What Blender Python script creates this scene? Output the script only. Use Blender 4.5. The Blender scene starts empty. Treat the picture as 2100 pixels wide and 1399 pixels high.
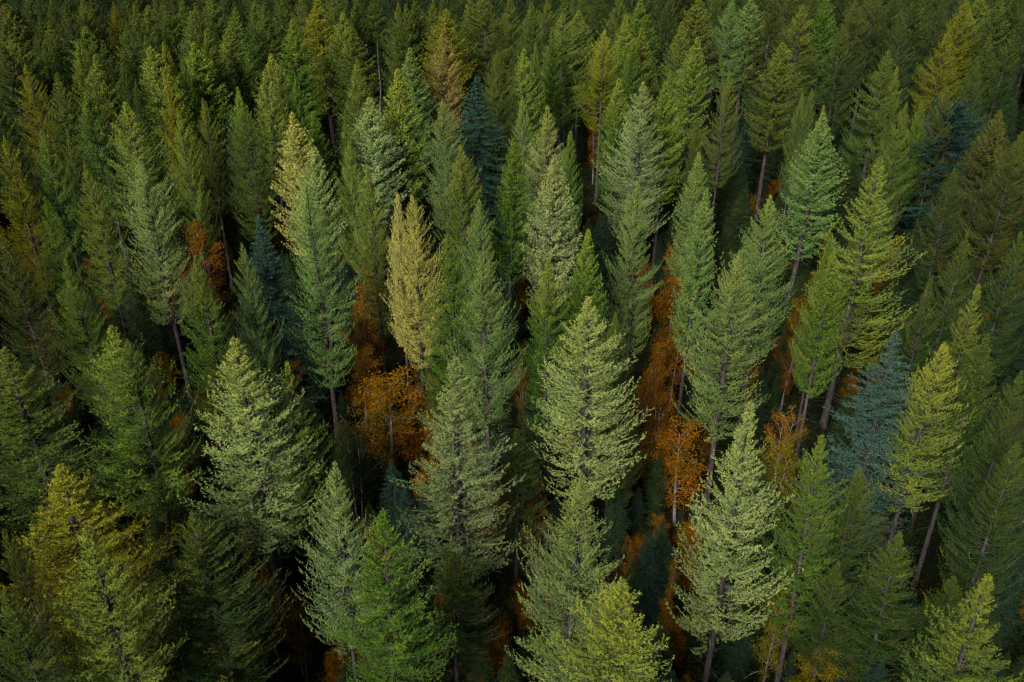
import bpy, math
import numpy as np
from mathutils import Vector, Matrix

# ------------------------------------------------------------------ camera, sky, sun, exposure
scene = bpy.context.scene
col = scene.collection
F_PX, CX, CY = 2010.0, 1050.0, 699.5          # focal length and centre of the 2100 x 1399 frame
PITCH = math.radians(31.4)                    # looking down from the drone
CAM_Z = 60.0
cam_data = bpy.data.cameras.new("camera")
cam_data.sensor_width = 36.0
cam_data.lens = F_PX / 2100.0 * 36.0
cam_data.clip_start, cam_data.clip_end = 0.5, 3000.0
cam = bpy.data.objects.new("camera", cam_data)
cam.location = (0, 0, CAM_Z)
cam.rotation_euler = (math.radians(90) - PITCH, 0, 0)
col.objects.link(cam)
scene.camera = cam

SUN_ELEV, SUN_AZ = math.radians(38), math.radians(206)   # azimuth clockwise from +Y
world = bpy.data.worlds.new("World")
scene.world = world
world.use_nodes = True
wn = world.node_tree.nodes
sky = wn.new("ShaderNodeTexSky")
sky.sky_type = 'NISHITA'
sky.sun_disc = False
sky.sun_elevation = SUN_ELEV
sky.sun_rotation = SUN_AZ
sky.air_density, sky.dust_density, sky.ozone_density = 1.0, 0.8, 1.0
world.node_tree.links.new(sky.outputs[0], wn["Background"].inputs[0])
wn["Background"].inputs[1].default_value = 0.05

sun_data = bpy.data.lights.new("sun", 'SUN')
sun_data.energy = 4.6
sun_data.angle = math.radians(24)
sun_data.color = (1.0, 0.955, 0.85)
sun = bpy.data.objects.new("sun", sun_data)
to_sun = Vector((math.sin(SUN_AZ) * math.cos(SUN_ELEV), math.cos(SUN_AZ) * math.cos(SUN_ELEV), math.sin(SUN_ELEV)))
sun.rotation_euler = (-to_sun).to_track_quat('-Z', 'Y').to_euler()
sun.location = (0, 0, 120)
col.objects.link(sun)

scene.view_settings.view_transform = 'Standard'
scene.view_settings.look = 'None'
scene.view_settings.gamma = 1.0
scene.view_settings.use_curve_mapping = False
scene.view_settings.exposure = 0.92
scene.render.engine = 'CYCLES'
scene.cycles.debug_use_spatial_splits = True
scene.cycles.max_bounces = 1
scene.cycles.diffuse_bounces = 0
scene.cycles.glossy_bounces = 1
scene.cycles.transmission_bounces = 1
scene.cycles.use_adaptive_sampling = True
scene.cycles.adaptive_threshold = 0.02
scene.cycles.filter_width = 1.2
scene.cycles.use_denoising = True

# ------------------------------------------------------------------ helpers
FWD = np.array([0, math.cos(PITCH), -math.sin(PITCH)])
UP = np.array([0, math.sin(PITCH), math.cos(PITCH)])

def at_height(u, v, z):
    """Point of the place seen at (u, v) of the photograph, z metres above the forest floor."""
    d = np.array([(u - CX) / F_PX, 0, 0]) - UP * (v - CY) / F_PX + FWD
    t = (z - CAM_Z) / d[2]
    return d[0] * t, d[1] * t, t          # x, y, depth along the view axis

def project(x, y, z):
    p = np.array([x, y, z - CAM_Z], float)
    dep = p @ FWD
    return CX + F_PX * p[0] / dep, CY - F_PX * (p @ UP) / dep, dep

def unit(a):
    return a / np.maximum(np.linalg.norm(a, axis=-1, keepdims=True), 1e-9)

def mesh_from(name, verts, faces, mat, attrs=None, smooth=False):
    """faces: (n,3) or (n,4) array; attrs: per-vertex floats."""
    verts = np.asarray(verts, np.float32)
    faces = np.asarray(faces, np.int32)
    k = faces.shape[1]
    me = bpy.data.meshes.new(name)
    me.vertices.add(len(verts))
    me.vertices.foreach_set("co", verts.ravel())
    me.loops.add(faces.size)
    me.loops.foreach_set("vertex_index", faces.ravel())
    me.polygons.add(len(faces))
    me.polygons.foreach_set("loop_start", np.arange(0, faces.size, k, dtype=np.int32))
    if smooth:
        me.polygons.foreach_set("use_smooth", np.ones(len(faces), bool))
    for an, av in (attrs or {}).items():
        at = me.attributes.new(an, 'FLOAT', 'POINT')
        at.data.foreach_set("value", np.asarray(av, np.float32))
    me.materials.append(mat)
    me.update(calc_edges=True)
    return me

class Tubes:
    """Tapered tubes gathered into one quad mesh (a trunk with its limbs)."""
    def __init__(self):
        self.v, self.f, self.n = [], [], 0
    def add(self, pts, radii, sides=6):
        pts = np.asarray(pts, float)
        n = len(pts)
        tan = unit(np.gradient(pts, axis=0))
        ref = np.array([0.0, 0, 1]) if abs(tan[0][2]) < 0.8 else np.array([1.0, 0, 0])
        a = unit(np.cross(tan, ref)); b = np.cross(tan, a)
        ang = np.arange(sides) * 2 * math.pi / sides
        ring = (a[:, None] * np.cos(ang)[None, :, None] + b[:, None] * np.sin(ang)[None, :, None])
        self.v.append((pts[:, None] + ring * np.asarray(radii)[:, None, None]).reshape(-1, 3))
        i = np.arange(n - 1)[:, None] * sides; j = np.arange(sides)[None]
        j2 = (j + 1) % sides
        self.f.append(np.stack([i + j, i + j2, i + sides + j2, i + sides + j], -1).reshape(-1, 4) + self.n)
        self.n += n * sides
    def mesh(self, name, mat):
        return mesh_from(name, np.concatenate(self.v), np.concatenate(self.f), mat, smooth=True)

# ------------------------------------------------------------------ materials
def new_mat(name):
    m = bpy.data.materials.new(name); m.use_nodes = True
    nt = m.node_tree
    for n in list(nt.nodes): nt.nodes.remove(n)
    return m, nt, nt.nodes.new, nt.links.new

def math_node(nt, op, a, b=None, clamp=False):
    n = nt.nodes.new("ShaderNodeMath"); n.operation = op; n.use_clamp = clamp
    for i, s in enumerate((a, b)):
        if s is None: continue
        if hasattr(s, "links"): nt.links.new(s, n.inputs[i])
        else: n.inputs[i].default_value = s
    return n.outputs[0]

def mix_rgb(nt, fac, a, b, mode='MIX'):
    n = nt.nodes.new("ShaderNodeMix"); n.data_type = 'RGBA'; n.blend_type = mode
    for s, i in ((fac, 0), (a, 6), (b, 7)):
        if hasattr(s, "links"): nt.links.new(s, n.inputs[i])
        elif i == 0: n.inputs[0].default_value = s
        else: n.inputs[i].default_value = (*s, 1)
    return n.outputs[2]

def foliage_mat(name, hue=0.030, spent=(0.24, 0.20, 0.035), turned=(0.30, 0.31, 0.055), palette=None, patch=0.06, translucent=0.24, rough=0.55):
    """Leaf colour from the tree (object colour) or, for the masses, a palette picked per plant."""
    m, nt, N, L = new_mat(name)
    tone = N("ShaderNodeAttribute"); tone.attribute_name = "tone"
    oi = N("ShaderNodeObjectInfo")
    tc = N("ShaderNodeTexCoord")
    sep = N("ShaderNodeSeparateXYZ"); L(tc.outputs["Generated"], sep.inputs[0])
    if palette:
        ramp = N("ShaderNodeValToRGB"); ramp.color_ramp.interpolation = 'CONSTANT'
        els = ramp.color_ramp.elements
        while len(els) < len(palette): els.new(0.5)
        for i, c in enumerate(palette):
            els[i].position = i / len(palette); els[i].color = (*c, 1)
        L(oi.outputs["Random"], ramp.inputs[0])
        base = ramp.outputs[0]
    else:
        base = oi.outputs["Color"]
        # autumn turning: the top shoots of a larch yellow first, each tree by its own amount
        mr = N("ShaderNodeMapRange"); mr.interpolation_type = 'SMOOTHSTEP'
        L(sep.outputs[2], mr.inputs[0]); mr.inputs[1].default_value = 0.45; mr.inputs[2].default_value = 1.02
        fac = math_node(nt, 'MULTIPLY', mr.outputs[0], oi.outputs["Alpha"])
        base = mix_rgb(nt, fac, base, turned)
    # boughs of one crown turn unevenly: slow patches of yellower and greener needles
    off = N("ShaderNodeVectorMath"); off.operation = 'ADD'
    L(tc.outputs["Object"], off.inputs[0]); L(oi.outputs["Location"], off.inputs[1])
    pn = N("ShaderNodeTexNoise"); pn.inputs["Scale"].default_value = 0.45; pn.inputs["Detail"].default_value = 1.0
    L(off.outputs[0], pn.inputs[0])
    pm = N("ShaderNodeMapRange"); L(pn.outputs[0], pm.inputs[0])
    pm.inputs[1].default_value = 0.45; pm.inputs[2].default_value = 0.75; pm.inputs[3].default_value = 0.0; pm.inputs[4].default_value = patch
    base = mix_rgb(nt, pm.outputs[0], base, turned)
    old = N("ShaderNodeMapRange"); old.interpolation_type = 'SMOOTHSTEP'
    L(tone.outputs["Fac"], old.inputs[0]); old.inputs[1].default_value = 0.88; old.inputs[2].default_value = 1.0
    base = mix_rgb(nt, math_node(nt, 'MULTIPLY', old.outputs[0], 0.5), base, spent)
    # each shoot a little lighter, darker, yellower
    v = math_node(nt, 'MULTIPLY_ADD', tone.outputs["Fac"], 0.75)
    v.node.inputs[2].default_value = 0.62
    hsv = N("ShaderNodeHueSaturation")
    L(base, hsv.inputs["Color"]); L(v, hsv.inputs["Value"])
    h = math_node(nt, 'MULTIPLY_ADD', tone.outputs["Fac"], -hue)
    h.node.inputs[2].default_value = 0.5 + hue * 0.48
    L(h, hsv.inputs["Hue"]); hsv.inputs["Saturation"].default_value = 1.1
    bs = N("ShaderNodeBsdfPrincipled")
    bs.inputs["Roughness"].default_value = rough
    bs.inputs["Specular IOR Level"].default_value = 0.12
    L(hsv.outputs[0], bs.inputs["Base Color"])
    tr = N("ShaderNodeBsdfTranslucent"); L(hsv.outputs[0], tr.inputs[0])
    mx = N("ShaderNodeMixShader"); mx.inputs[0].default_value = translucent
    L(bs.outputs[0], mx.inputs[1]); L(tr.outputs[0], mx.inputs[2])
    out = N("ShaderNodeOutputMaterial"); L(mx.outputs[0], out.inputs[0])
    return m

def bark_mat(name, c1, c2, scale=6.0, stretch=0.25, bump=0.6):
    m, nt, N, L = new_mat(name)
    tc = N("ShaderNodeTexCoord"); mp = N("ShaderNodeMapping")
    mp.inputs["Scale"].default_value = (1, 1, stretch)
    L(tc.outputs["Object"], mp.inputs[0])
    no = N("ShaderNodeTexNoise"); no.inputs["Scale"].default_value = scale; no.inputs["Detail"].default_value = 5
    no.inputs["Roughness"].default_value = 0.7
    L(mp.outputs[0], no.inputs[0])
    ramp = N("ShaderNodeValToRGB")
    ramp.color_ramp.elements[0].position = 0.36; ramp.color_ramp.elements[0].color = (*c1, 1)
    ramp.color_ramp.elements[1].position = 0.66; ramp.color_ramp.elements[1].color = (*c2, 1)
    L(no.outputs[0], ramp.inputs[0])
    bs = N("ShaderNodeBsdfPrincipled"); bs.inputs["Roughness"].default_value = 0.9; bs.inputs["Specular IOR Level"].default_value = 0.1
    L(ramp.outputs[0], bs.inputs["Base Color"])
    bp = N("ShaderNodeBump"); bp.inputs["Strength"].default_value = bump; bp.inputs["Distance"].default_value = 0.05
    L(no.outputs[0], bp.inputs["Height"]); L(bp.outputs[0], bs.inputs["Normal"])
    out = N("ShaderNodeOutputMaterial"); L(bs.outputs[0], out.inputs[0])
    return m

M_NEEDLE = foliage_mat("larch_needles")
M_SPRUCE = foliage_mat("spruce_needles", spent=(0.05, 0.09, 0.06), turned=(0.045, 0.085, 0.058), translucent=0.12, rough=0.45)
M_LEAF = foliage_mat("autumn_leaves", hue=0.045, spent=(0.13, 0.05, 0.012), turned=(0.24, 0.13, 0.012), translucent=0.35)
M_BARK = bark_mat("larch_bark", (0.020, 0.017, 0.018), (0.070, 0.058, 0.058))
M_PALE_BARK = bark_mat("birch_bark", (0.06, 0.054, 0.052), (0.24, 0.22, 0.21), scale=4.0, stretch=1.5)
M_DEAD = bark_mat("dead_wood", (0.020, 0.018, 0.022), (0.10, 0.09, 0.09))
M_MASS_CONIFER = foliage_mat("mass_conifer_needles", patch=0.03, palette=[(0.040, 0.072, 0.020), (0.052, 0.080, 0.022), (0.066, 0.088, 0.022), (0.030, 0.056, 0.018)])
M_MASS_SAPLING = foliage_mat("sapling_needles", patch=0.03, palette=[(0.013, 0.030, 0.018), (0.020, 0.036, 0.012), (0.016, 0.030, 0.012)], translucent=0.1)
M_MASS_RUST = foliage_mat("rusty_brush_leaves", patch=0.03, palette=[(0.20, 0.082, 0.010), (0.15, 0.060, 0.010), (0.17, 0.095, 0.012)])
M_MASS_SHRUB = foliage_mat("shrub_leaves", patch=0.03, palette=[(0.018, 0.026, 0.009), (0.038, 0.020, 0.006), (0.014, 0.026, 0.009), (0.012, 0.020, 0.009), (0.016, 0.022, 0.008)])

# ------------------------------------------------------------------ ground
def ground_material():
    m, nt, N, L = new_mat("forest_floor")
    tc = N("ShaderNodeTexCoord")
    n1 = N("ShaderNodeTexNoise"); n1.inputs["Scale"].default_value = 0.35; n1.inputs["Detail"].default_value = 8
    n2 = N("ShaderNodeTexNoise"); n2.inputs["Scale"].default_value = 5.0; n2.inputs["Detail"].default_value = 6
    L(tc.outputs["Object"], n1.inputs[0]); L(tc.outputs["Object"], n2.inputs[0])
    r = N("ShaderNodeValToRGB")
    e = r.color_ramp.elements
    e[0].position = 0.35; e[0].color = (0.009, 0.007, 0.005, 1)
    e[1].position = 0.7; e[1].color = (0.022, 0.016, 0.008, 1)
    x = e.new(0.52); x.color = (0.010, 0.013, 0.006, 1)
    f = math_node(nt, 'ADD', math_node(nt, 'MULTIPLY', n1.outputs[0], 0.6), math_node(nt, 'MULTIPLY', n2.outputs[0], 0.4))
    L(f, r.inputs[0])
    bs = N("ShaderNodeBsdfPrincipled"); bs.inputs["Roughness"].default_value = 0.95; bs.inputs["Specular IOR Level"].default_value = 0.0
    L(r.outputs[0], bs.inputs["Base Color"])
    bp = N("ShaderNodeBump"); bp.inputs["Distance"].default_value = 0.15; bp.inputs["Strength"].default_value = 0.8
    L(f, bp.inputs["Height"]); L(bp.outputs[0], bs.inputs["Normal"])
    out = N("ShaderNodeOutputMaterial"); L(bs.outputs[0], out.inputs[0])
    return m

def floor_z(x, y):
    return 0.35 * np.sin(x * 0.11 + 1.0) * np.cos(y * 0.09) + 0.18 * np.sin(x * 0.31 + y * 0.23)

gx, gy = np.meshgrid(np.linspace(-600, 600, 301), np.linspace(-300, 1100, 351))
gv = np.stack([gx, gy, floor_z(gx, gy)], -1).reshape(-1, 3)
gi = (np.arange(350)[:, None] * 301 + np.arange(300)[None]).ravel()
ground = bpy.data.objects.new("ground", mesh_from("ground", gv, np.stack([gi, gi + 1, gi + 302, gi + 301], -1), ground_material(), smooth=True))
ground["kind"] = "structure"
ground["label"] = "dark forest floor of soil, moss and fallen needles"
col.objects.link(ground)

# ------------------------------------------------------------------ tree builders (local height 26 m for conifers)
TH = 26.0

def blades(rng, start, direc, length, curve, tone, step, per, blen, bwid, spread):
    """Needle tufts along shoots: each tuft `per` slim triangular blades round the shoot axis."""
    n = np.maximum(2, np.ceil(length / step).astype(int))
    idx = np.repeat(np.arange(len(n)), n)
    k = np.arange(len(idx)) - np.repeat(np.cumsum(n) - n, n)
    t = (k + rng.random(len(idx))) / n[idx]
    up = np.array([0, 0, 1.0])
    L = length[idx][:, None]
    c = curve[idx][:, None]
    p = start[idx] + direc[idx] * L * t[:, None] + up * c * L * (t[:, None] ** 2)
    tan = unit(direc[idx] + up * 2 * c * t[:, None])
    tt = np.repeat(np.arange(len(idx)), per)
    p, tan, tn = p[tt], tan[tt], tone[idx][tt]
    a = unit(np.cross(tan, unit(rng.normal(size=tan.shape))))
    sp = spread * (0.75 + 0.5 * rng.random(len(tt)))[:, None]
    d = unit(tan * np.cos(sp) + a * np.sin(sp))
    # shorter tufts towards the shoot's end so that shoots taper
    taper = (1.15 - 0.55 * np.repeat(t, per))[:, None]
    bl = blen * (0.7 + 0.6 * rng.random(len(tt)))[:, None] * taper
    side = unit(np.cross(d, unit(rng.normal(size=d.shape)))) * (bwid * 0.5)
    v = np.stack([p + side, p - side, p + d * bl], 1).reshape(-1, 3)
    tn = np.clip(tn + rng.normal(0, 0.07, len(tn)), 0, 1)
    return v, np.repeat(tn, 3)

def build_conifer(seed, R=2.9, base=0.22, spacing=(0.13, 0.34), per_whorl=3.2, el_top=55, el_low=-12, lift=0.30,
                  peak=0.55, power=0.8, ragged=0.25, gaps=0.05, step=0.085, per=4, blen=0.115, bwid=0.030,
                  shoot=0.30, density=5.5, planar=0.5, spread=1.0, droop_shoot=0.0, thin=0.0, dead=24, bottom=0.72,
                  needle_mat=None, bark=None, top_round=0.0, side_bias=0.0):
    rng = np.random.default_rng(seed)
    # trunk: gently bent pole
    zs = np.linspace(0, TH, 15)
    bx, by = rng.normal(0, 0.10, 2)
    ph = rng.random(2) * 6.28
    def axis(z):
        f = z / TH
        return np.array([bx * math.sin(f * 4 + ph[0]) - bx * math.sin(ph[0]), by * math.sin(f * 3.4 + ph[1]) - by * math.sin(ph[1]), z])
    wood = Tubes()
    r_at = lambda z: 0.024 + 0.24 * (1 - z / TH) ** 0.85
    wood.add([axis(z) for z in zs], [r_at(z) * (1.25 if z == 0 else 1) for z in zs], 8)
    crown_len = TH * (1 - base)
    S, D, Ln, C, T = [], [], [], [], []
    z = TH - 0.15
    # leader shoot
    S.append(axis(z - 0.9)); D.append(np.array([0, 0, 1.0])); Ln.append(1.15); C.append(0.0); T.append(0.6)
    az = rng.random() * 6.28
    lobes = rng.random(4) * 6.28
    while z > TH * base:
        t = (TH - z) / crown_len                      # 0 tip .. 1 crown base
        z -= (spacing[0] + (spacing[1] - spacing[0]) * t) * (0.7 + 0.6 * rng.random())
        t = min(1.0, (TH - z) / crown_len)
        if t < top_round: prof = math.sqrt(max(0.02, 1 - (1 - t / top_round) ** 2)) * 0.75
        else:
            x = min(1.0, t / peak)
            prof = 0.64 * (1 - (1 - x) ** power) + 0.36 * min(1.0, t / 0.88)
            if top_round: prof = max(prof, 0.75)
        if t > 0.85: prof *= 1 - (1 - bottom) * ((t - 0.85) / 0.15)
        nb = max(2, int(round(per_whorl + rng.normal(0, 0.7))))
        for _ in range(nb):
            az += 2.39996 + rng.normal(0, 0.35)
            if rng.random() < gaps + thin * t: continue
            lob = 1 + ragged * 0.5 * (math.sin(az * 2 + lobes[0] + z * 0.8) + math.sin(az * 3 + lobes[1] - z * 0.55)) + side_bias * math.cos(az)
            L = R * prof * lob * (1 + rng.normal(0, ragged * 0.55)) + 0.06
            L = float(np.clip(L, 0.08, R * 1.5))
            el = math.radians(el_top + (el_low - el_top) * min(1, t * 1.35) ** 0.7 + rng.normal(0, 6))
            h = np.array([math.cos(az), math.sin(az), 0])
            lat = np.array([-h[1], h[0], 0])
            d0 = h * math.cos(el) + np.array([0, 0, math.sin(el)])
            bend = rng.normal(0, 0.10)
            lf = lift * (0.5 + t) * (0.6 + 0.8 * rng.random())
            o = axis(max(0.5, min(TH - 0.1, z + rng.uniform(-0.6, 0.6) * (spacing[0] + (spacing[1] - spacing[0]) * t))))
            def bp(s): return o + d0 * L * s + np.array([0, 0, lf * L * s * s * s - 0.10 * L * math.sin(s * 3.14) * t]) + lat * bend * L * s * s
            rb = 0.012 + 0.012 * L
            if L > 0.7: wood.add([bp(s) for s in (0, 0.3, 0.62, 0.95)], [rb, rb * 0.75, rb * 0.5, rb * 0.22], 3)
            bt = np.clip(rng.normal(0.5, 0.17), 0, 1)
            # side shoots
            ns = max(3, int(L * density))
            s0 = 0.06 + 0.10 * t * rng.random()
            for i in range(ns):
                s = s0 + (1 - s0) * (i + rng.random()) / ns
                p = bp(s); tg = unit(bp(min(1, s + 0.05)) - bp(s - 0.05))
                sgn = 1 if i % 2 else -1
                ang = math.radians(28 + 42 * rng.random()) * (0.55 + 0.45 * min(1.0, L / 1.3))
                roll = rng.normal(lift, planar)
                sl = shoot * (0.55 + 0.9 * rng.random()) * (0.18 + 0.82 * min(L, 1.0) + 0.45 * min(max(L - 1, 0), 2)) * (1.08 - 0.55 * s)
                out = lat * sgn * math.cos(roll) + np.array([0, 0, math.sin(roll)])
                dd = unit(tg * math.cos(ang) + out * math.sin(ang))
                S.append(p); D.append(dd); Ln.append(sl); C.append(lift * (0.35 + 0.9 * rng.random()) - droop_shoot)
                T.append(np.clip(bt + rng.normal(0, 0.12), 0, 1))
            # needles along the outer branch itself
            S.append(bp(0.35)); D.append(unit(bp(1.0) - bp(0.35))); Ln.append(L * 0.72); C.append(lf * 0.25); T.append(bt)
    # dead stubs under the crown
    for _ in range(dead):
        zz = TH * base * (0.35 + 0.9 * rng.random()); a = rng.random() * 6.28
        L = 0.4 + 1.3 * rng.random(); o = axis(zz); h = np.array([math.cos(a), math.sin(a), -0.25 + 0.3 * rng.random()])
        wood.add([o, o + h * L * 0.5, o + h * L + np.array([0, 0, -0.08 * L])], [0.028, 0.018, 0.006], 3)
    v, tn = blades(rng, np.array(S), np.array(D), np.array(Ln), np.array(C), np.array(T), step, per, blen, bwid, spread)
    f = np.arange(len(v)).reshape(-1, 3)
    crown = mesh_from("crown", v, f, needle_mat or M_NEEDLE, {"tone": tn})
    trunk = wood.mesh("trunk", bark or M_BARK)
    rad = np.hypot(v[:, 0], v[:, 1])
    return dict(parts=[("trunk", trunk), ("crown", crown)], rad=float(np.percentile(rad, 96)), height=TH, tris=len(f))

def build_broadleaf(seed, H=10.0, R=2.4, stems=1, leaves=6500, leaf=0.10, low=0.25, column=False, bark=None):
    rng = np.random.default_rng(seed)
    wood = Tubes(); tips = []
    for si in range(stems):
        a = rng.random() * 6.28; off = 0 if stems == 1 else 0.35
        o = np.array([math.cos(a) * off, math.sin(a) * off, 0.0])
        lean = rng.normal(0, 0.06, 2) + (np.array([math.cos(a), math.sin(a)]) * 0.10 if stems > 1 else 0)
        hh = H * (1 if si == 0 else 0.72 + 0.2 * rng.random())
        w = rng.normal(0, 0.12, 2)
        def ax(f): return o + np.array([lean[0] * hh * f + w[0] * math.sin(f * 5), lean[1] * hh * f + w[1] * math.sin(f * 4), hh * f])
        fs = np.linspace(0, 0.97, 9)
        r0 = 0.045 + 0.009 * H / stems ** 0.5
        wood.add([ax(f) for f in fs], [r0 * (1 - 0.9 * f) + 0.006 for f in fs], 7)
        nl = int((26 if not column else 32) / stems ** 0.6)
        for i in range(nl):
            f = low + (0.97 - low) * (i + rng.random()) / nl
            t = (1 - f) / (1 - low)
            prof = (math.sqrt(max(0.03, 1 - (2 * (t * 0.92 + 0.02) - 1) ** 2)) if not column else 0.45 + 0.55 * math.sin(min(1, t * 1.2) * 2.4))
            L = R * prof * (0.65 + 0.55 * rng.random())
            az = i * 2.4 + rng.normal(0, 0.4)
            el = math.radians(55 - 35 * t + rng.normal(0, 9))
            h = np.array([math.cos(az) * math.cos(el), math.sin(az) * math.cos(el), math.sin(el)])
            b0 = ax(f)
            pts = [b0, b0 + h * L * 0.4 + rng.normal(0, 0.05, 3), b0 + h * L * 0.75 + np.array([0, 0, 0.05 * L]), b0 + h * L + np.array([0, 0, 0.06 * L])]
            rb = 0.010 + 0.010 * L
            wood.add(pts, [rb, rb * 0.7, rb * 0.45, rb * 0.2], 3)
            tone = np.clip(rng.normal(0.5, 0.2), 0, 1)
            for q in range(max(3, int(L * 4.2))):
                s = 0.30 + 0.72 * rng.random()
                p = b0 + h * L * s
                e = unit(rng.normal(size=3)) * np.array([1, 1, 0.7]) * (0.25 + 0.35 * rng.random()) * (0.4 + 0.25 * L)
                wood.add([p, p + e * 0.6, p + e], [0.008, 0.006, 0.003], 3)
                tips.append((p + e * 0.75, 0.20 + 0.16 * rng.random(), np.clip(tone + rng.normal(0, 0.1), 0, 1)))
    per = max(5, leaves // len(tips))
    c = np.repeat(np.array([t[0] for t in tips]), per, 0)
    sg = np.repeat(np.array([t[1] for t in tips]), per)[:, None]
    tn = np.clip(np.repeat(np.array([t[2] for t in tips]), per) + rng.normal(0, 0.1, len(c)), 0, 1)
    p = c + rng.normal(size=c.shape) * sg * np.array([1, 1, 0.75])
    n = unit(rng.normal(size=p.shape) + np.array([0, 0, 0.6]))
    a = unit(np.cross(n, unit(rng.normal(size=p.shape)))); b = np.cross(n, a)
    s = (leaf * (0.6 + 0.8 * rng.random(len(p))))[:, None]
    v = np.stack([p - a * s * 0.62, p + b * s * 0.42 + n * s * 0.1, p + a * s * 0.62, p - b * s * 0.42 + n * s * 0.1], 1).reshape(-1, 3)
    f = np.arange(len(v)).reshape(-1, 4)
    crown = mesh_from("crown", v, f, M_LEAF, {"tone": np.repeat(tn, 4)})
    rad = np.hypot(v[:, 0], v[:, 1])
    return dict(parts=[("trunk", wood.mesh("trunk", bark or M_PALE_BARK)), ("crown", crown)], rad=float(np.percentile(rad, 96)), height=H, tris=len(f) * 2)

def build_snag(seed):
    rng = np.random.default_rng(seed); wood = Tubes(); H = TH
    zs = np.linspace(0, H, 12); k = rng.normal(0, 0.12, (12, 2)); k[0] = 0
    wood.add([(k[i][0], k[i][1], z) for i, z in enumerate(zs)], [0.03 + 0.24 * (1 - z / H) for z in zs], 8)
    for i in range(150):
        z = H * (0.25 + 0.74 * rng.random()); a = rng.random() * 6.28
        L = (0.25 + 1.15 * (1 - z / H) ** 0.6) * (0.4 + 0.8 * rng.random())
        h = np.array([math.cos(a), math.sin(a), -0.2 + 0.3 * rng.random()]); o = np.array([0, 0, z])
        wood.add([o, o + h * L * 0.5, o + h * L + np.array([0, 0, 0.12 * L])], [0.022, 0.014, 0.004], 3)
    return dict(parts=[("trunk", wood.mesh("trunk", M_DEAD))], rad=0.9, height=TH, tris=1000)

V = {}
# dense pointed larches of the middle and far rows
V["dense"] = [build_conifer(10 + i, R=2.6 + 0.2 * (i % 3), base=0.35 + 0.06 * (i % 3), ragged=0.10 + 0.03 * (i % 4), peak=0.48 + 0.05 * (i % 3),
                            power=1.20 + 0.15 * (i % 2), el_top=62, el_low=10, lift=0.38, gaps=0.04, thin=0.06, per_whorl=4.2, density=6.2,
                            step=0.125, per=4, blen=0.18, bwid=0.056, spread=0.9, side_bias=0.05 * (i % 3)) for i in range(7)]
# nearer larches: feathery, uneven, trunk showing in places
V["open"] = [build_conifer(40 + i, R=2.9 + 0.15 * (i % 3), base=0.30 + 0.06 * (i % 3), ragged=0.18 + 0.05 * (i % 4), peak=0.50 + 0.05 * (i % 3),
                           power=1.22 + 0.12 * (i % 2), el_top=58, el_low=2, lift=0.42, gaps=0.08, thin=0.20, per_whorl=4.0, density=6.6,
                           step=0.070, per=4, shoot=0.36, blen=0.125, bwid=0.030, spread=0.8, side_bias=0.10 * (i % 3)) for i in range(9)]
# sparse larches with long single boughs
V["sparse"] = [build_conifer(60 + i, R=3.2, base=0.26, ragged=0.28, peak=0.62, power=1.2, el_top=52, el_low=-2, lift=0.40, gaps=0.14, thin=0.20,
                             spacing=(0.14, 0.40), per_whorl=3.8, density=6.2, step=0.070, per=4, shoot=0.38, blen=0.13, bwid=0.031) for i in range(3)]
V["spruce"] = [build_conifer(80 + i, R=2.7, base=0.10, ragged=0.15, peak=0.5, power=1.3, el_top=35, el_low=-22, lift=0.16, gaps=0.03, thin=0.05,
                             spacing=(0.18, 0.38), per_whorl=4.8, density=6.5, planar=0.25, droop_shoot=0.05, step=0.115, per=4, blen=0.14, bwid=0.055,
                             needle_mat=M_SPRUCE, dead=4) for i in range(3)]
V["fir"] = [build_conifer(90, R=3.6, base=0.10, ragged=0.30, peak=0.80, power=1.7, el_top=30, el_low=-20, lift=0.24, gaps=0.08, thin=0.12,
                          spacing=(0.20, 0.44), per_whorl=4.4, density=6.4, planar=0.3, droop_shoot=0.05, step=0.095, per=4, blen=0.13, bwid=0.045,
                          shoot=0.36, needle_mat=M_SPRUCE, dead=12)]
V["pine"] = [build_conifer(95, R=3.2, base=0.30, ragged=0.25, peak=0.6, power=1.6, el_top=40, el_low=-5, lift=0.2, gaps=0.10, thin=0.2,
                           density=6.0, planar=0.8, step=0.11, per=5, blen=0.17, bwid=0.055, needle_mat=M_SPRUCE, top_round=0.22, dead=26)]
V["round"] = [build_broadleaf(110, 10, 2.5, 2), build_broadleaf(111, 10, 2.2, 1), build_broadleaf(112, 10, 2.6, 3), build_broadleaf(115, 10, 2.4, 1, leaves=7200)]
V["column"] = [build_broadleaf(120, 12, 1.5, 1, column=True), build_broadleaf(121, 12, 1.6, 2, column=True), build_broadleaf(122, 12, 1.4, 1, column=True, leaves=6000)]
V["snag"] = [build_snag(130)]

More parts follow.
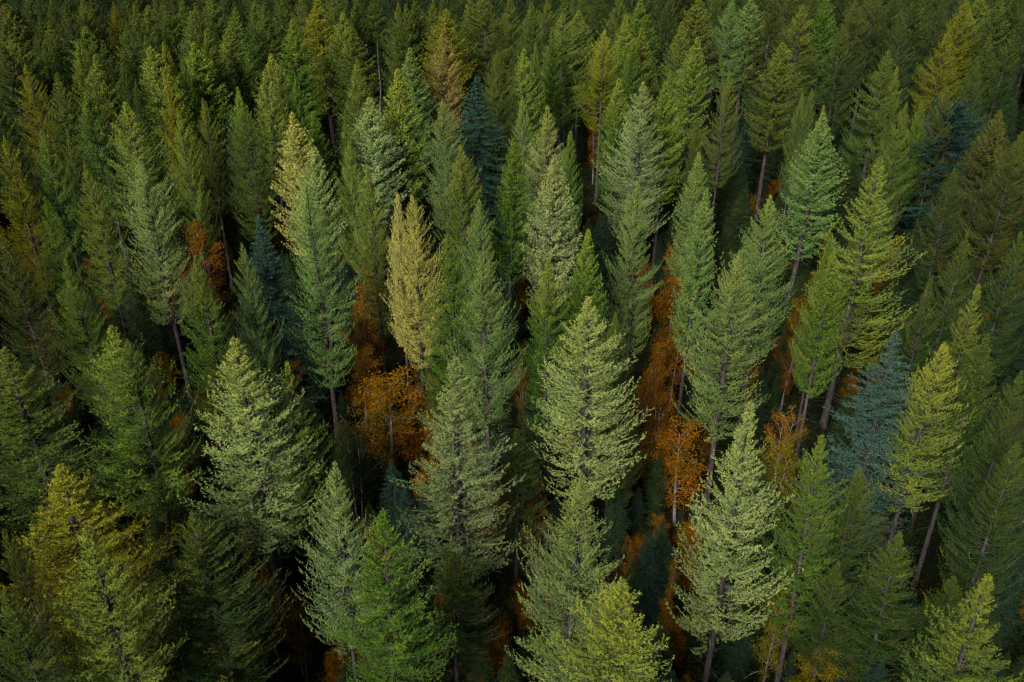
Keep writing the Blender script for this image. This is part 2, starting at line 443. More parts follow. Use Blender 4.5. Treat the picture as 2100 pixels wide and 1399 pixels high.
# ------------------------------------------------------------------ the trees of the photograph
PAL = {
    "sage": ((0.132, 0.216, 0.066), "grey-green"), "silver": ((0.170, 0.252, 0.095), "silvery grey-green"), "pale": ((0.250, 0.305, 0.118), "pale lime"), "lime": ((0.152, 0.214, 0.044), "yellow-green"),
    "grass": ((0.070, 0.135, 0.026), "grass green"), "deep": ((0.048, 0.086, 0.018), "dimmed mid green"), "mid": ((0.074, 0.114, 0.024), "mid green"), "dark": ((0.027, 0.056, 0.013), "dark green"),  # deep is mid with the vignette's dimming put into its colour
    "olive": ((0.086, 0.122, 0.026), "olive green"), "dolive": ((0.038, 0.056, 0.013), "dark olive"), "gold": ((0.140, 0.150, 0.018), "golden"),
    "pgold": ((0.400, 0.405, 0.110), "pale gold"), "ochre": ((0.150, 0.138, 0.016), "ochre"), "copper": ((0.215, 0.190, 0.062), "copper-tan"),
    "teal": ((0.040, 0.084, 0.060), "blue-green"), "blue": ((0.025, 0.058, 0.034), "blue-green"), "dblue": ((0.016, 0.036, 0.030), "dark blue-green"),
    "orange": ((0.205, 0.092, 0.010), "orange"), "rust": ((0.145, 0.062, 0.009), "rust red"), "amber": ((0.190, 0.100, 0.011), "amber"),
}
# u, v of the tip; width in photograph pixels; colour (edge trees picked darker, vignette painted into the needles); shape; gold of the top; height (0 = by chance); label; short name
TREES = [
 # ---- first rows
 (170,1080,250,"lime","open",.2,26,"yellow-green larch low at the frame edge, in front of the ochre larch","the yellow-green larch before the ochre one"),
 (125,955,300,"ochre","open",.35,26,"broad ochre larch turning gold, behind a yellow-green one","the broad ochre larch"),
 (1274,1193,290,"lime","open",.4,26,"bright lemon-green larch cut by the lower frame edge near the middle","the bright lemon-green larch"),
 (2030,1173,230,"mid","sparse",.25,26,"mid green larch alone against black shade in the lower corner","the lone corner larch"),
 (775,1045,215,"grass","open",0,25,"vivid pure green larch, greenest of the lower rows","the vivid green larch"),
 (1193,975,210,"sage","open",.12,26,"full grey-green larch directly behind the bright lemon-green one","the full grey-green larch"),
 (683,943,160,"silver","open",.18,26,"slim grey-green larch with dark bare trunk beside the vivid green larch","the slim larch beside the vivid green one"),
 (1540,820,215,"pale","sparse",.15,27,"tall pale larch with long gnarled trunk showing between tufted boughs","the tall pale larch with gnarled trunk"),
 (930,738,235,"silver","sparse",.10,27,"silvery grey-green larch with long straight bare trunk in the centre","the silvery larch with the long straight trunk"),
 (476,689,225,"pale","open",.40,27,"cream-green larch with a full broad cone behind the slim grey-green one","the cream-green larch"),
 (229,672,225,"lime","open",.15,26,"broad leafy-green larch with full cone beside the cream-green larch","the broad leafy-green larch"),
 (256,700,190,"grass","open",0,25,None,None),
 (2,715,270,"mid","open",.10,26,"broad dark-sided larch cut by the frame edge at mid height","the broad larch cut by the frame edge"),
 (587,738,125,"lime","sparse",.45,23,"thin yellow-green larch with gappy boughs tucked behind the cream-green larch","the thin gappy larch"),
 (1208,608,200,"pale","open",.25,27,"large pale larch with dark knotty trunk, yellow flecks and loose lower boughs","the large pale larch with yellow flecks"),
 (1938,700,165,"lime","open",.5,25,"bright yellow-green larch close beside the ragged blue-green fir","the bright larch beside the ragged fir"),
 (2023,683,120,"dark","dense",0,25,None,None),
 (1836,676,225,"teal","fir",.30,25,"ragged blue-green fir with drooping bare-tipped boughs","the ragged blue-green fir"),
 (1690,893,140,"grass","open",.08,24,None,None),
 (1520,512,165,"sage","open",.15,27,"tall sage larch with dark trunk and wide lower boughs","the tall sage larch"),
 (1806,320,190,"lime","sparse",.0,29,"tallest sparse yellow-green larch with long boughs and slender bent tip","the tallest sparse larch"),
 (1587,400,125,"sage","open",.15,27,None,None),
 (2012,578,130,"mid","sparse",.20,25,None,None),
 (1987,475,100,"dark","open",0,26,None,None),
 (1711,515,95,"grass","dense",.10,25,None,None),(1707,478,60,"mid","dense",0,25,None,None),
 (1910,565,95,"dark","open",0,24,None,None),(2095,470,110,"dark","open",0,26,None,None),(2095,760,130,"dark","open",0,25,None,None),
 (1126,528,120,"grass","open",.35,26,"fresh green larch with yellow tip and long bare trunk below","the fresh green larch with yellow tip"),
 (1211,470,98,"grass","dense",.25,26,None,None),
 (991,518,140,"sage","open",.10,27,"dense sage larch standing behind the silvery long-trunked one","the dense sage larch"),
 (917,480,125,"grass","open",0,26,None,None),
 (845,400,118,"pgold","open",.15,27,"bright pale-gold larch, yellowest crown in the middle of the forest","the bright pale-gold larch"),
 (814,395,55,"pgold","dense",0,26,None,None),
 (985,408,100,"sage","open",.05,26,None,None),
 (948,297,92,"olive","dense",.15,26,None,None),
 (1043,285,102,"grass","dense",.10,25,None,None),
 (1133,317,120,"pale","dense",.15,27,"pale lime larch, broad cone in line above the fresh green one","the broad pale lime cone"),
 (1124,215,105,"pale","open",.45,26,None,None),
 (1168,267,62,"grass","dense",0,25,None,None),
 (1313,370,110,"sage","open",.10,27,None,None),
 (1447,385,82,"sage","dense",.05,26,None,None),(1431,310,72,"sage","dense",.05,25,None,None),
 (1432,247,46,"dolive","dense",0,24,None,None),
 (1494,148,78,"olive","open",.10,27,None,None),
 (1602,87,98,"olive","dense",.15,27,None,None),
 (1683,233,112,"sage","dense",.05,27,None,None),(1691,215,50,"gold","dense",.2,26,None,None),
 (1262,640,90,"grass","open",0,22,None,None),
 (399,524,125,"grass","open",.12,25,"short bushy green larch with soft full cone beside a leaning bare trunk","the short bushy larch by the leaning trunk"),
 (497,498,92,"sage","open",.10,25,None,None),
 (527,443,140,"blue","spruce",.25,26,"blue-green spruce standing in the second rows behind a small larch","the blue-green spruce"),
 (633,378,130,"sage","open",.08,28,"tall grey-green larch with crown reaching low, front of a bunch of three","the tall grey-green larch of the trio"),
 (640,300,98,"pale","dense",.10,26,None,None),
 (597,230,100,"pgold","dense",.10,27,"pale-gold cone glowing at the head of a bunch of three larches","the pale-gold cone of the trio"),
 (643,227,80,"grass","dense",0,25,None,None),
 (285,322,130,"pale","open",.05,27,"pale larch on a long leaning dark trunk","the pale larch on the leaning trunk"),
 (263,208,140,"lime","open",.45,27,"broad yellow-green larch with ragged lower boughs behind the pale leaning one","the broad ragged yellow-green larch"),
 (172,333,95,"lime","open",.05,25,None,None),(137,266,58,"mid","dense",0,25,None,None),(89,268,82,"grass","dense",.05,25,None,None),
 (93,413,110,"grass","open",.05,26,None,None),(137,533,115,"mid","open",.10,25,None,None),
 (9,278,110,"gold","open",.25,26,"olive-gold larch cut by the frame edge in the upper half","the olive-gold larch at the frame edge"),
 (2,188,95,"dark","dense",0,26,None,None),(2,480,110,"dolive","open",.05,25,None,None),
 (10,1083,130,"dolive","open",0,24,None,None),(12,1205,170,"dark","open",.05,25,None,None),
 (395,1050,210,"dark","open",.05,23,None,None),
 (1760,960,150,"dark","open",.05,21,None,None),(1850,1090,150,"dark","open",.0,19,None,None),(2085,905,150,"dark","open",0,23,None,None),(1725,1150,120,"dark","open",0,16,None,None),
 (320,960,150,"dark","open",0,20,None,None),(450,1190,140,"dolive","open",0,17,None,None),(930,1130,150,"dark","open",0,16,None,None),(1060,880,110,"dark","open",0,17,None,None),
 (1280,800,90,"dark","open",0,17,None,None),(640,820,110,"dark","open",0,19,None,None),(1960,1180,130,"dark","open",0,16,None,None),
 # ---- middle rows
 (55,131,90,"gold","open",.15,26,None,None),(114,151,85,"mid","dense",.05,26,None,None),(181,185,90,"grass","dense",.05,26,None,None),
 (193,110,95,"olive","dense",.20,26,None,None),(160,86,64,"olive","dense",.25,26,None,None),(88,86,55,"mid","dense",0,25,None,None),
 (304,95,100,"lime","dense",.25,27,None,None),(357,152,80,"gold","dense",.20,26,"slim golden-green cone with yellowish tip among green ones","the slim golden-green cone"),
 (332,85,50,"ochre","dense",.35,25,"small orange-tinged cone peeping out behind two green ones","the small orange-tinged cone"),
 (372,115,40,"mid","dense",0,25,None,None),(397,86,98,"lime","dense",.10,26,None,None),(428,58,80,"mid","dense",.15,26,None,None),
 (467,58,84,"olive","dense",.15,26,None,None),(413,200,80,"olive","open",.15,26,None,None),(364,220,70,"lime","open",.10,26,None,None),
 (489,178,54,"lime","dense",.05,25,None,None),(497,210,90,"mid","open",0,26,None,None),(465,235,40,"dblue","spruce",0,22,None,None),
 (545,107,86,"olive","dense",.40,26,None,None),(540,142,84,"lime","dense",.10,26,None,None),(572,135,66,"mid","dense",.05,25,None,None),
 (607,155,56,"grass","dense",0,25,None,None),(595,40,84,"grass","dense",.15,26,None,None),
 (715,288,80,"lime","open",.12,26,None,None),(755,336,84,"lime","open",.08,26,None,None),(758,200,110,"pale","dense",.20,26,None,None),
 (705,240,46,"grass","dense",0,24,None,None),(737,120,70,"olive","dense",.20,26,None,None),(724,55,84,"mid","dense",.15,26,None,None),
 (701,25,72,"lime","dense",.40,26,None,None),(813,140,95,"lime","dense",.45,27,None,None),(838,96,84,"sage","dense",.05,26,None,None),
 (910,57,66,"copper","dense",0,27,"copper-tan larch, the only browned crown in the upper middle","the copper-tan larch"),
 (917,20,88,"gold","dense",.10,26,None,None),(908,202,86,"sage","open",.15,26,None,None),
 (985,152,125,"blue","spruce",.15,26,"dark blue-green spruce standing out among yellow-green larches","the dark blue-green spruce"),
 (1017,103,74,"mid","open",0,26,None,None),(1085,100,74,"lime","dense",.15,26,None,None),(1097,85,30,"olive","dense",.1,25,None,None),
 (1072,200,66,"sage","open",.12,25,None,None),(1152,27,112,"lime","open",.10,27,None,None),(1185,22,70,"olive","dense",.15,26,None,None),
 (1132,62,46,"mid","dense",0,25,None,None),(1238,60,78,"gold","open",.80,26,"golden larch with glowing yellow top and dark bare trunk below","the golden larch with glowing top"),
 (1273,160,78,"grass","dense",.30,26,None,None),(1319,168,128,"pale","open",.20,28,"large pale larch with broad full crown, right behind a grey-green one","the large broad pale larch"),
 (1366,168,84,"lime","dense",.10,26,None,None),(1373,147,50,"grass","dense",0,25,None,None),(1395,45,66,"olive","dense",.15,26,None,None),
 (1320,55,70,"olive","dense",.25,26,None,None),(1302,80,50,"grass","dense",0,24,None,None),(1285,30,56,"lime","dense",.15,26,None,None),
 (1433,75,74,"lime","dense",.05,26,None,None),(1647,188,46,"olive","open",.1,24,None,None),(1667,180,40,"mid","open",0,24,None,None),
 (1650,8,80,"olive","open",.20,26,None,None),(1730,50,80,"dark","open",.05,26,None,None),(1858,38,66,"dark","open",0,26,None,None),
 (1824,102,92,"mid","open",.08,26,None,None),(1841,135,40,"mid","dense",.15,25,None,None),(1862,208,72,"mid","open",.05,26,None,None),
 (1891,207,54,"grass","dense",0,24,None,None),(1948,178,76,"dolive","open",.05,26,None,None),
 (1960,215,150,"dblue","pine",0,24,"dark round-topped pine with bluish shade and dead lower branches","the dark round-topped pine"),
 (1948,62,84,"gold","open",.15,26,None,None),(1985,-5,74,"gold","open",.25,26,"tall olive-gold larch reaching the upper frame edge","the tall olive-gold larch"),
 (2004,127,72,"dark","open",0,26,None,None),(2026,70,56,"dark","dense",0,26,None,None),(2078,60,74,"dark","open",.05,26,None,None),
 (2048,225,100,"dolive","dense",.05,26,None,None),(2098,270,120,"dolive","open",.05,26,None,None),(1962,345,90,"dark","open",0,23,None,None),
 # ---- far rows
 (5,8,92,"dolive","dense",.1,26,None,None),(35,8,60,"dark","dense",0,26,None,None),(82,25,56,"dark","dense",0,26,None,None),(133,5,60,"dark","dense",0,26,None,None),
 (165,-2,66,"olive","dense",.05,26,None,None),(195,-10,66,"dark","dense",0,26,None,None),(233,2,66,"ochre","open",.0,26,"dull brown-olive larch near the upper frame edge","the dull brown-olive larch"),
 (278,8,56,"dark","dense",.2,26,None,None),(307,10,70,"mid","dense",.1,26,None,None),(338,5,60,"mid","dense",.1,26,None,None),(370,-5,60,"mid","dense",0,26,None,None),
 (392,22,60,"lime","dense",0,26,None,None),(402,5,56,"mid","dense",.1,26,None,None),(447,-8,76,"mid","dense",.1,26,None,None),(485,15,72,"grass","dense",.05,26,None,None),
 (525,0,56,"mid","dense",.1,26,None,None),(543,3,66,"mid","dense",.05,26,None,None),(617,-8,76,"olive","open",.1,26,None,None),(653,-2,84,"gold","dense",.2,26,None,None),
 (682,-20,92,"lime","open",.05,27,None,None),(8,48,92,"dark","dense",.05,26,None,None),(27,70,100,"mid","dense",.1,26,None,None),(76,55,52,"dark","dense",0,26,None,None),
 (100,45,80,"mid","dense",.1,26,None,None),(170,53,84,"mid","dense",.1,26,None,None),(260,45,66,"mid","dense",0,26,None,None),(213,82,64,"dark","dense",0,25,None,None),
 (298,72,56,"mid","dense",0,26,None,None),(250,120,46,"dark","dense",0,25,None,None),(273,160,42,"dark","dense",0,24,None,None),(3,95,100,"dark","dense",0,26,None,None),
 (733,-2,60,"mid","dense",0,26,None,None),(765,-10,64,"mid","dense",0,26,None,None),(815,5,76,"lime","open",.1,26,None,None),(830,8,60,"mid","dense",.1,26,None,None),
 (852,-5,60,"mid","dense",0,26,None,None),(887,0,56,"olive","dense",.1,26,None,None),(955,-10,66,"lime","dense",.05,26,None,None),(990,-15,112,"lime","open",.1,27,None,None),
 (1045,-5,76,"olive","open",.1,26,None,None),(1087,5,60,"mid","dense",.05,26,None,None),(1125,-5,66,"olive","open",.1,26,None,None),(1162,-5,64,"mid","dense",0,26,None,None),
 (1230,-20,84,"dark","open",0,26,None,None),(1293,25,46,"grass","dense",.1,26,None,None),(1318,-2,76,"grass","dense",.1,26,None,None),(1433,-5,80,"olive","dense",.2,26,None,None),
 (1505,-3,72,"sage","open",0,26,None,None),(1541,-5,80,"sage","dense",0,26,None,None),(1590,-10,84,"dolive","open",0,26,None,None),(1710,-10,76,"grass","dense",0,26,None,None),
 (1755,-5,76,"dolive","open",.1,26,None,None),(1800,-20,80,"dolive","open",.1,26,None,None),(1880,-10,74,"dark","dense",0,26,None,None),(1935,0,66,"dark","open",0,26,None,None),
 (2053,-3,64,"mid","dense",0,26,None,None),(2088,-10,70,"dark","dense",0,26,None,None),(425,-14,60,"mid","dense",0,26,None,None),(580,-14,60,"mid","dense",0,26,None,None),
 (1375,-12,66,"dark","open",0,26,None,None),(1470,-18,60,"mid","open",0,26,None,None),(1675,-20,70,"dark","open",0,26,None,None),(60,-12,70,"dark","dense",0,26,None,None),
 (100,-8,60,"dark","dense",0,26,None,None),(255,-14,64,"dark","dense",0,26,None,None),(1195,-18,70,"mid","open",0,26,None,None),(1270,-14,60,"olive","dense",0,26,None,None),
 (1835,-14,70,"dark","open",0,26,None,None),(2015,-16,64,"olive","dense",.1,26,None,None),
]
# broadleaf understorey: u, v of the top, width px, colour, shape, height m, label
LEAFY = [
 (785,775,140,"orange","round",11.5,"rounded orange tree with spreading crown below the bright pale-gold larch"),
 (1375,562,98,"orange","column",13,"tall narrow orange tree between dark trunks behind the tall sage larch"),
 (1362,765,94,"orange","round",11,"rust-orange tree with tapering top in the gap near the centre"),
 (1312,782,108,"rust","round",10.5,"rusty orange tree just beside the large pale larch with yellow flecks"),
 (1300,880,90,"amber","round",8,"amber tree on two thin whitish stems beneath the rusty orange one"),
 (1405,888,120,"orange","round",10.5,"bright orange tree with long drooping crown beside the tall pale larch"),
 (1612,835,96,"amber","round",10.5,"rounded amber tree half hidden behind the tall pale larch"),
 (1648,608,84,"orange","round",11,"small orange tree glowing between two tall larches below the tall sage larch top"),
 (1625,690,60,"rust","round",9,"rust-coloured tree low in the gap beneath the small glowing orange one"),
 (410,725,86,"ochre","column",11.5,"tall ochre-brown tree behind the cream-green larch"),
 (413,470,84,"rust","round",13,"rust-orange tree deep between dark trunks in the second rows"),
 (373,548,80,"orange","round",9.5,"orange tuft of a tree showing beside the leaning bare trunk"),
 (320,762,44,"rust","round",8.5,"tiny rust-red tree at the shoulder of the broad green cone"),
 (22,480,66,"rust","round",12,"dull rust tree in the shade at the frame edge, upper of two"),
 (50,515,60,"rust","round",10,"dull rust tree in the shade near the frame edge, lower of two"),
 (80,660,100,"amber","round",9,"shaded brown-amber tree low between dark larches near the frame edge"),
 (748,555,64,"orange","column",12,"narrow bright orange tree framed by straight dark trunks"),
 (745,650,84,"rust","round",9.5,"broken rust tree among straight dark trunks beneath the narrow bright orange one"),
 (1078,752,50,"orange","round",10,"small orange tree beside the long trunk of the fresh green larch"),
 (1103,792,50,"rust","round",8.5,"small rust tree at the foot of the fresh green larch"),
 (882,780,70,"ochre","round",10,"ochre tree squeezed between the pale-gold and the silvery larch"),
 (895,850,56,"amber","round",9,"amber tree close behind the silvery larch, higher of two"),
 (874,975,54,"orange","column",9,"orange tree beside the silvery larch trunk, lower of two"),
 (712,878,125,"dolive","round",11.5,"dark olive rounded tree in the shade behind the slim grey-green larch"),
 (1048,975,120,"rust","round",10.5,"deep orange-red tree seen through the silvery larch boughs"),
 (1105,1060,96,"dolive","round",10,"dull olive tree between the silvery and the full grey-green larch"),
 (1377,1133,58,"amber","column",10.5,"narrow amber tree beside a small dark spruce"),
 (545,1195,130,"orange","round",9.5,"orange tree in shade beneath the cream-green larch, cut by dark trunks"),
 (600,1250,80,"amber","round",8,"dim amber tree low in the shade beside the shaded orange one"),
 (180,1355,90,"rust","round",8.5,"rust-red tree cut by the lower frame edge under the yellow-green larch"),
 (1600,1210,100,"ochre","round",10.5,"ochre-brown rounded tree at the foot of the tall pale larch"),
 (1668,1318,125,"ochre","round",8.5,"wide ochre bush-like tree cut by the lower frame edge"),
 (1410,540,60,"rust","column",12,"rust tree dimly showing behind the tall narrow orange one"),
 (1615,905,110,"ochre","round",8.5,"ochre tree in the shade below the rounded amber one"),
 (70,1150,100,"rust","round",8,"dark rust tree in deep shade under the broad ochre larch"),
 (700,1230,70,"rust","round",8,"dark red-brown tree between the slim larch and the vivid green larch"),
 (1392,648,92,"orange","round",11.5,"orange tree behind slender dark trunks, just below the tall narrow one"),
 (1340,700,62,"rust","column",10.5,"rust tree in deep shade left of the slender dark trunks"),
 (1285,925,84,"orange","round",8.5,"orange tree low in the gap, at the foot of the amber one on thin stems"),
 (735,722,70,"amber","round",9.5,"amber tree at the feet of the straight dark trunks"),
 (1225,205,46,"rust","column",14,"rust tree beside the bare trunk of the golden larch with glowing top"),
]
YOUNG = [   # small shaded spruces in the gaps
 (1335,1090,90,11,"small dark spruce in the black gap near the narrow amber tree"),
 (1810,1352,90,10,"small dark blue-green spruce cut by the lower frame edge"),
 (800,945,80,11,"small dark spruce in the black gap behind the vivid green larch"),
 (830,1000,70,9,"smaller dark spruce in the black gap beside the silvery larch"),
]

trees = []
def new_thing(name, variant, loc, scale, rz, color, label, cat, group, tilt=(0, 0)):
    e = bpy.data.objects.new(name, None)
    e.empty_display_size = 0.5
    col.objects.link(e)
    e.location = loc; e.scale = scale
    e.rotation_euler = (Matrix.Rotation(tilt[1], 3, "Y") @ Matrix.Rotation(tilt[0], 3, "X") @ Matrix.Rotation(rz, 3, "Z")).to_euler()
    e["category"] = cat; e["group"] = group
    if label: e["label"] = label
    for pn, me in variant["parts"]:
        o = bpy.data.objects.new(pn, me)
        col.objects.link(o); o.parent = e; o.color = color
    return e

rng = np.random.default_rng(7)
count = {}
def pick(kind):
    i = count.get(kind, int(rng.integers(0, 5))); count[kind] = i + 1
    return V[kind][i % len(V[kind])]

for (u, v, W, c, kind, gold, h, label, short) in TREES:
    h = h + float(rng.normal(0, 0.45))
    x, y, dep = at_height(u, v, h)
    var = pick(kind)
    mid = project(x, y, h * 0.5)[2]
    if v < 260: W *= 1.0 + 0.22 * (260 - v) / 260      # only the upper half of a far crown shows
    sxy = float(np.clip(W * mid / F_PX / (2 * var["rad"]), 0.42, 1.75))
    if c == "mid" and v < 70: c = "deep"  # vignette painted in: upper rows get a darkened green
    if c == "lime" and v < 20: c = "olive"  # same dimming put into the colour of the topmost yellow-greens
    rgb, cname = PAL[c]
    j = rng.normal(1, 0.05, 3)
    if kind in ("spruce", "fir"): name, cat, grp, sp = "spruce_tree", "spruce", "spruces among the larches", "spruce"
    elif kind == "pine": name, cat, grp, sp = "pine_tree", "pine", None, "pine"
    else: name, cat, grp, sp = "larch_tree", "larch", "larches of the forest", "larch"
    gz = float(floor_z(x, y))
    sz = (h - gz) / TH
    asym = float(rng.uniform(-0.11, 0.11))
    tilt = rng.normal(0, 0.009, 2)                      # each trunk leans its own way under its tip
    x, y = x - tilt[1] * h, y + tilt[0] * h
    e = new_thing(name, var, (x, y, gz - 0.05), (sxy * (1 + asym), sxy * (1 - asym), sz), float(rng.random() * 6.28), (rgb[0] * j[0], rgb[1] * j[1], rgb[2] * j[2], min(1.0, gold + 0.14) if name == "larch_tree" else gold), label, cat, grp or "pines",
                  tilt=tuple(tilt))
    trees.append(dict(o=e, x=x, y=y, u=u, v=v, W=W, c=cname, sp=sp, label=label, short=short, slim=sxy < 0.72, dep=mid, w=W * mid / F_PX))

for (u, v, W, c, kind, h, label) in LEAFY:
    x, y, dep = at_height(u, v, h)
    var = pick(kind)
    sxy = float(np.clip(W * dep / F_PX / (2 * var["rad"]), 0.3, 2.2))
    rgb, _ = PAL[c]; j = rng.normal(1, 0.05, 3)
    gz = float(floor_z(x, y))
    new_thing("broadleaf_tree", var, (x, y, gz - 0.05), (sxy, sxy, (h - gz) / var["height"]), float(rng.random() * 6.28),
              (rgb[0] * j[0], rgb[1] * j[1], rgb[2] * j[2], 0.25), label, "broadleaf tree", "autumn broadleaf trees between the larches")
for (u, v, W, h, label) in YOUNG:
    x, y, dep = at_height(u, v, h)
    var = pick("spruce"); gz = float(floor_z(x, y))
    sxy = W * dep / F_PX / (2 * var["rad"])
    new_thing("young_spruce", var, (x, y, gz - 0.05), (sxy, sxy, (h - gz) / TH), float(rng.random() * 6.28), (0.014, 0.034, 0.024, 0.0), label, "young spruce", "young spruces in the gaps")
# dead spire
x, y, dep = at_height(771, 75, 26)
new_thing("dead_tree", V["snag"][0], (x, y, float(floor_z(x, y))), (1, 1, 1), 0.3, (1, 1, 1, 1), "bare dark dead spire of a tree between green larches", "dead tree", "dead trees")

# ------------------------------------------------------------------ labels of the remaining trees, by the nearest tree that has a name of its own
ORD = ["next", "second", "third", "fourth", "fifth", "sixth", "seventh", "eighth", "ninth", "tenth"]
REL = ["to the right of", "behind and right of", "behind", "behind and left of", "to the left of", "in front and left of", "in front of", "in front and right of"]
marks = [t for t in trees if t["short"]]
for t in trees:
    if t["label"]: continue
    best = None
    for m in marks:
        dx, dy = t["x"] - m["x"], t["y"] - m["y"]
        sec = int(round(math.atan2(dy, dx) / (math.pi / 4))) % 8
        d = math.hypot(dx, dy)
        rank = 0
        for q in trees:
            if q is t or q is m: continue
            qx, qy = q["x"] - m["x"], q["y"] - m["y"]
            if math.hypot(qx, qy) < d and int(round(math.atan2(qy, qx) / (math.pi / 4))) % 8 == sec: rank += 1
        s = d + rank * 6
        if best is None or s < best[0]: best = (s, rank, sec, m)
    _, rank, sec, m = best
    size = "slim " if t["w"] < 4.0 else ("broad " if t["w"] > 6.2 else "")
    t["label"] = f"{size}{t['c']} {t['sp']}, {ORD[min(rank, 9)]} {REL[sec]} {m['short']}"
    t["o"]["label"] = t["label"]

# ------------------------------------------------------------------ the wood beyond the frame and the floor plants (uncountable masses)
def instancer(name, label, pts, rots, scales, idxs, sources, src_name):
    src = bpy.data.collections.new(src_name)
    for i, meshes in enumerate(sources):
        o = bpy.data.objects.new(f"{src_name}_{i:02d}", meshes); src.objects.link(o)
    me = bpy.data.meshes.new(name)
    me.from_pydata([tuple(p) for p in pts], [], [])
    for an, ty, data in (("rot", 'FLOAT_VECTOR', rots), ("size", 'FLOAT_VECTOR', scales)):
        a = me.attributes.new(an, ty, 'POINT'); a.data.foreach_set("vector", np.asarray(data, np.float32).ravel())
    a = me.attributes.new("pick", 'INT', 'POINT'); a.data.foreach_set("value", np.asarray(idxs, np.int32))
    ob = bpy.data.objects.new(name, me); col.objects.link(ob)
    ob["kind"] = "stuff"; ob["label"] = label; ob["category"] = name.replace("_", " ")
    ng = bpy.data.node_groups.new(name + "_scatter", 'GeometryNodeTree')
    ng.interface.new_socket("Geometry", in_out='INPUT', socket_type='NodeSocketGeometry')
    ng.interface.new_socket("Geometry", in_out='OUTPUT', socket_type='NodeSocketGeometry')
    N, L = ng.nodes.new, ng.links.new
    gi, go = N("NodeGroupInput"), N("NodeGroupOutput")
    ci = N("GeometryNodeCollectionInfo"); ci.inputs[0].default_value = src
    ci.inputs["Separate Children"].default_value = True; ci.inputs["Reset Children"].default_value = True
    ip = N("GeometryNodeInstanceOnPoints"); ip.inputs["Pick Instance"].default_value = True
    def attr(nm, ty):
        n = N("GeometryNodeInputNamedAttribute"); n.data_type = ty; n.inputs[0].default_value = nm
        return n.outputs[0]
    L(gi.outputs[0], ip.inputs["Points"]); L(ci.outputs[0], ip.inputs["Instance"])
    L(attr("pick", 'INT'), ip.inputs["Instance Index"]); L(attr("rot", 'FLOAT_VECTOR'), ip.inputs["Rotation"]); L(attr("size", 'FLOAT_VECTOR'), ip.inputs["Scale"])
    L(ip.outputs[0], go.inputs[0])
    md = ob.modifiers.new("scatter", 'NODES'); md.node_group = ng
    return ob

def recoloured(me, mat, slot=0):
    c = me.copy(); c.materials[slot] = mat
    return c

def joined_tree(var, leaf_mat):
    """Trunk and crown of a variant as one mesh for the masses."""
    vs, fs, mats, tone, off = [], [], [], [], 0
    for mi, (pn, me) in enumerate(var["parts"]):
        n = len(me.vertices); co = np.empty(n * 3, np.float32); me.vertices.foreach_get("co", co)
        k = me.polygons[0].loop_total
        ix = np.empty(len(me.loops), np.int32); me.loops.foreach_get("vertex_index", ix)
        ix = ix.reshape(-1, k) + off
        if k == 4: ix = np.concatenate([ix[:, [0, 1, 2]], ix[:, [0, 2, 3]]])
        tn = np.full(n, 0.5, np.float32)
        if "tone" in me.attributes: me.attributes["tone"].data.foreach_get("value", tn)
        vs.append(co.reshape(-1, 3)); fs.append(ix); mats.append(np.full(len(ix), mi, np.int32)); tone.append(tn); off += n
    me = mesh_from("mass_tree", np.concatenate(vs), np.concatenate(fs), M_BARK, {"tone": np.concatenate(tone)})
    me.materials.append(leaf_mat)
    me.polygons.foreach_set("material_index", np.concatenate(mats))
    return me

rng = np.random.default_rng(21)
have = np.array([(t["x"], t["y"]) for t in trees])
pts, rots, scl, pk = [], [], [], []
placed = list(map(tuple, have))
for gx0 in np.arange(-150, 151, 5.2):
    for gy0 in np.arange(-40, 260, 5.2):
        x, y = gx0 + rng.uniform(-2, 2), gy0 + rng.uniform(-2, 2)
        h = rng.uniform(22.5, 26.5)
        w = rng.uniform(0.75, 1.05)
        u, v, dep = project(x, y, h)
        mu = 3.4 * F_PX / max(dep, 1)
        behind = dep < 5
        if not behind:
            ul = project(x, y, 3)
            inside = (-mu < u < 2100 + mu or (ul[2] > 5 and -mu < ul[0] < 2100 + mu)) and -25 < v < 1430
            if inside: continue
        if math.hypot(x, y) < 9: continue
        if dep > 0 and abs(x) > 0.75 * max(dep, 30) + 45: continue
        if np.min(np.hypot(have[:, 0] - x, have[:, 1] - y)) < 3.6: continue
        pts.append((x, y, float(floor_z(x, y)) - 0.05)); rots.append((0, 0, rng.random() * 6.28))
        scl.append((w, w, h / TH)); pk.append(int(rng.integers(0, 2)))
mass_src = [joined_tree(V["dense"][1], M_MASS_CONIFER), joined_tree(V["dense"][4], M_MASS_CONIFER)]
instancer("surrounding_forest", "mass of larches going on beyond the edges of the picture", pts, rots, scl, pk, mass_src, "mass_tree")

# low shrubs and saplings on the floor
def shrub_mesh(seed):
    r = np.random.default_rng(seed); n = 900
    c = r.normal(0, 1, (14, 3)) * np.array([0.45, 0.45, 0.25]) + np.array([0, 0, 0.55])
    p = c[r.integers(0, 14, n)] + r.normal(0, 0.16, (n, 3)); p[:, 2] = np.abs(p[:, 2])
    nn = unit(r.normal(size=p.shape) + np.array([0, 0, 0.7])); a = unit(np.cross(nn, unit(r.normal(size=p.shape)))); b = np.cross(nn, a)
    s = (0.055 * (0.6 + 0.8 * r.random(n)))[:, None]
    v = np.stack([p - a * s, p + b * s * 0.5, p + a * s, p - b * s * 0.5], 1).reshape(-1, 3)
    return mesh_from("shrub", v, np.arange(len(v)).reshape(-1, 4), M_MASS_SHRUB, {"tone": np.repeat(0.2 + 0.5 * r.random(n), 4)})

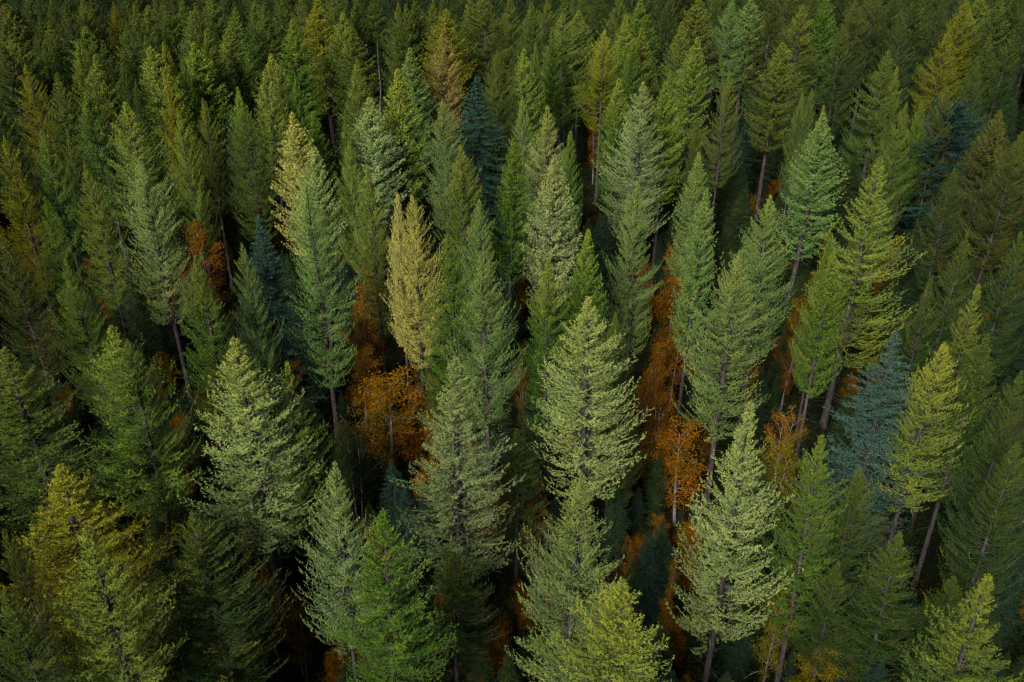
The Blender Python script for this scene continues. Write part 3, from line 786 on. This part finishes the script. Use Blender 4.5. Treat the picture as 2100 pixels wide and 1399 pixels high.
sap = V["spruce"]
under_src = [shrub_mesh(300), shrub_mesh(301), shrub_mesh(302), recoloured(sap[0]["parts"][1][1], M_MASS_SAPLING), recoloured(sap[1]["parts"][1][1], M_MASS_SAPLING), recoloured(V["round"][0]["parts"][1][1], M_MASS_RUST), recoloured(V["round"][3]["parts"][1][1], M_MASS_RUST)]
pts, rots, scl, pk = [], [], [], []
for _ in range(9500):
    y = rng.uniform(38, 230); x = rng.uniform(-1, 1) * (0.62 * y + 20)
    k = int(rng.integers(0, 3)); s = rng.uniform(0.7, 1.9)
    if rng.random() < 0.16:
        k = int(rng.integers(3, 5)); hh = rng.uniform(2.0, 10.0)
        w = hh / TH * rng.uniform(1.1, 1.6); sc = (w, w, hh / TH)
    else: sc = (s, s, s * rng.uniform(0.7, 1.2))
    pts.append((x, y, float(floor_z(x, y)) - 0.03)); rots.append((0, 0, rng.random() * 6.28)); scl.append(sc); pk.append(k)
for _ in range(420):                                        # rusty autumn brush, 3 to 6 m high
    y = rng.uniform(44, 150); x = rng.uniform(-1, 1) * (0.6 * y + 8)
    if np.min(np.hypot(have[:, 0] - x, have[:, 1] - y)) < 1.6: continue
    w = rng.uniform(0.32, 0.6); pts.append((x, y, float(floor_z(x, y)) - 0.8 * w)); rots.append((0, 0, rng.random() * 6.28))
    scl.append((w, w, w * rng.uniform(0.9, 1.2))); pk.append(int(rng.integers(5, 7)))
for gx0 in np.arange(-110, 111, 5.0):                       # suppressed young conifers in the shade of the stand
    for gy0 in np.arange(42, 175, 5.0):
        x, y = gx0 + rng.uniform(-2, 2), gy0 + rng.uniform(-2, 2)
        if abs(x) > 0.62 * y + 12 or np.min(np.hypot(have[:, 0] - x, have[:, 1] - y)) < 3.2: continue
        hh = rng.uniform(8, 15); u, v, dep = project(x, y, hh); ub, vb, _ = project(x, y, 0)
        if any(abs(u - q[0]) < q[2] * 0.5 + 40 and v < q[1] + 190 and vb > q[1] - 10 and y < at_height(q[0], q[1], q[5])[1] + 3 for q in LEAFY): continue
        w = hh / TH * rng.uniform(1.2, 1.7)
        pts.append((x, y, float(floor_z(x, y)) - 0.03)); rots.append((0, 0, rng.random() * 6.28)); scl.append((w, w, hh / TH)); pk.append(int(rng.integers(3, 5)))
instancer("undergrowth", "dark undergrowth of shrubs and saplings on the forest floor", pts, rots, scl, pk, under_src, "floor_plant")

# ------------------------------------------------------------------ dead wood lying in the gaps
def stick(name, label, pts_uvz, r, mat, cat):
    P = []
    for (u, v, z) in pts_uvz:
        x, y, _ = at_height(u, v, z); P.append(np.array([x, y, z]))
    P = np.array(P); o = P[0].copy()
    tb = Tubes(); n = len(P)
    tb.add(P - o, [r * (1 - 0.75 * i / (n - 1)) for i in range(n)], 7)
    ob = bpy.data.objects.new(name, tb.mesh(name, mat)); ob.location = o; col.objects.link(ob)
    ob["label"] = label; ob["category"] = cat
stick("bent_birch", "thin pale birch bent in an arch in the black gap at the lower frame edge",
      [(1505, 1420, 0.2), (1520, 1396, 1.2), (1533, 1386, 1.6), (1548, 1379, 1.8), (1560, 1376, 1.7), (1572, 1377, 1.5)], 0.06, M_PALE_BARK, "birch")
stick("fallen_branch", "pale bare branch reaching across the dark gap beside the silvery larch", [(842, 1104, 3.5), (860, 1097, 3.7), (880, 1091, 4.0)], 0.05, M_PALE_BARK, "branch")
print("variants tris", sum(v["tris"] for k in V.values() for v in k), "things", len(trees) + len(LEAFY))
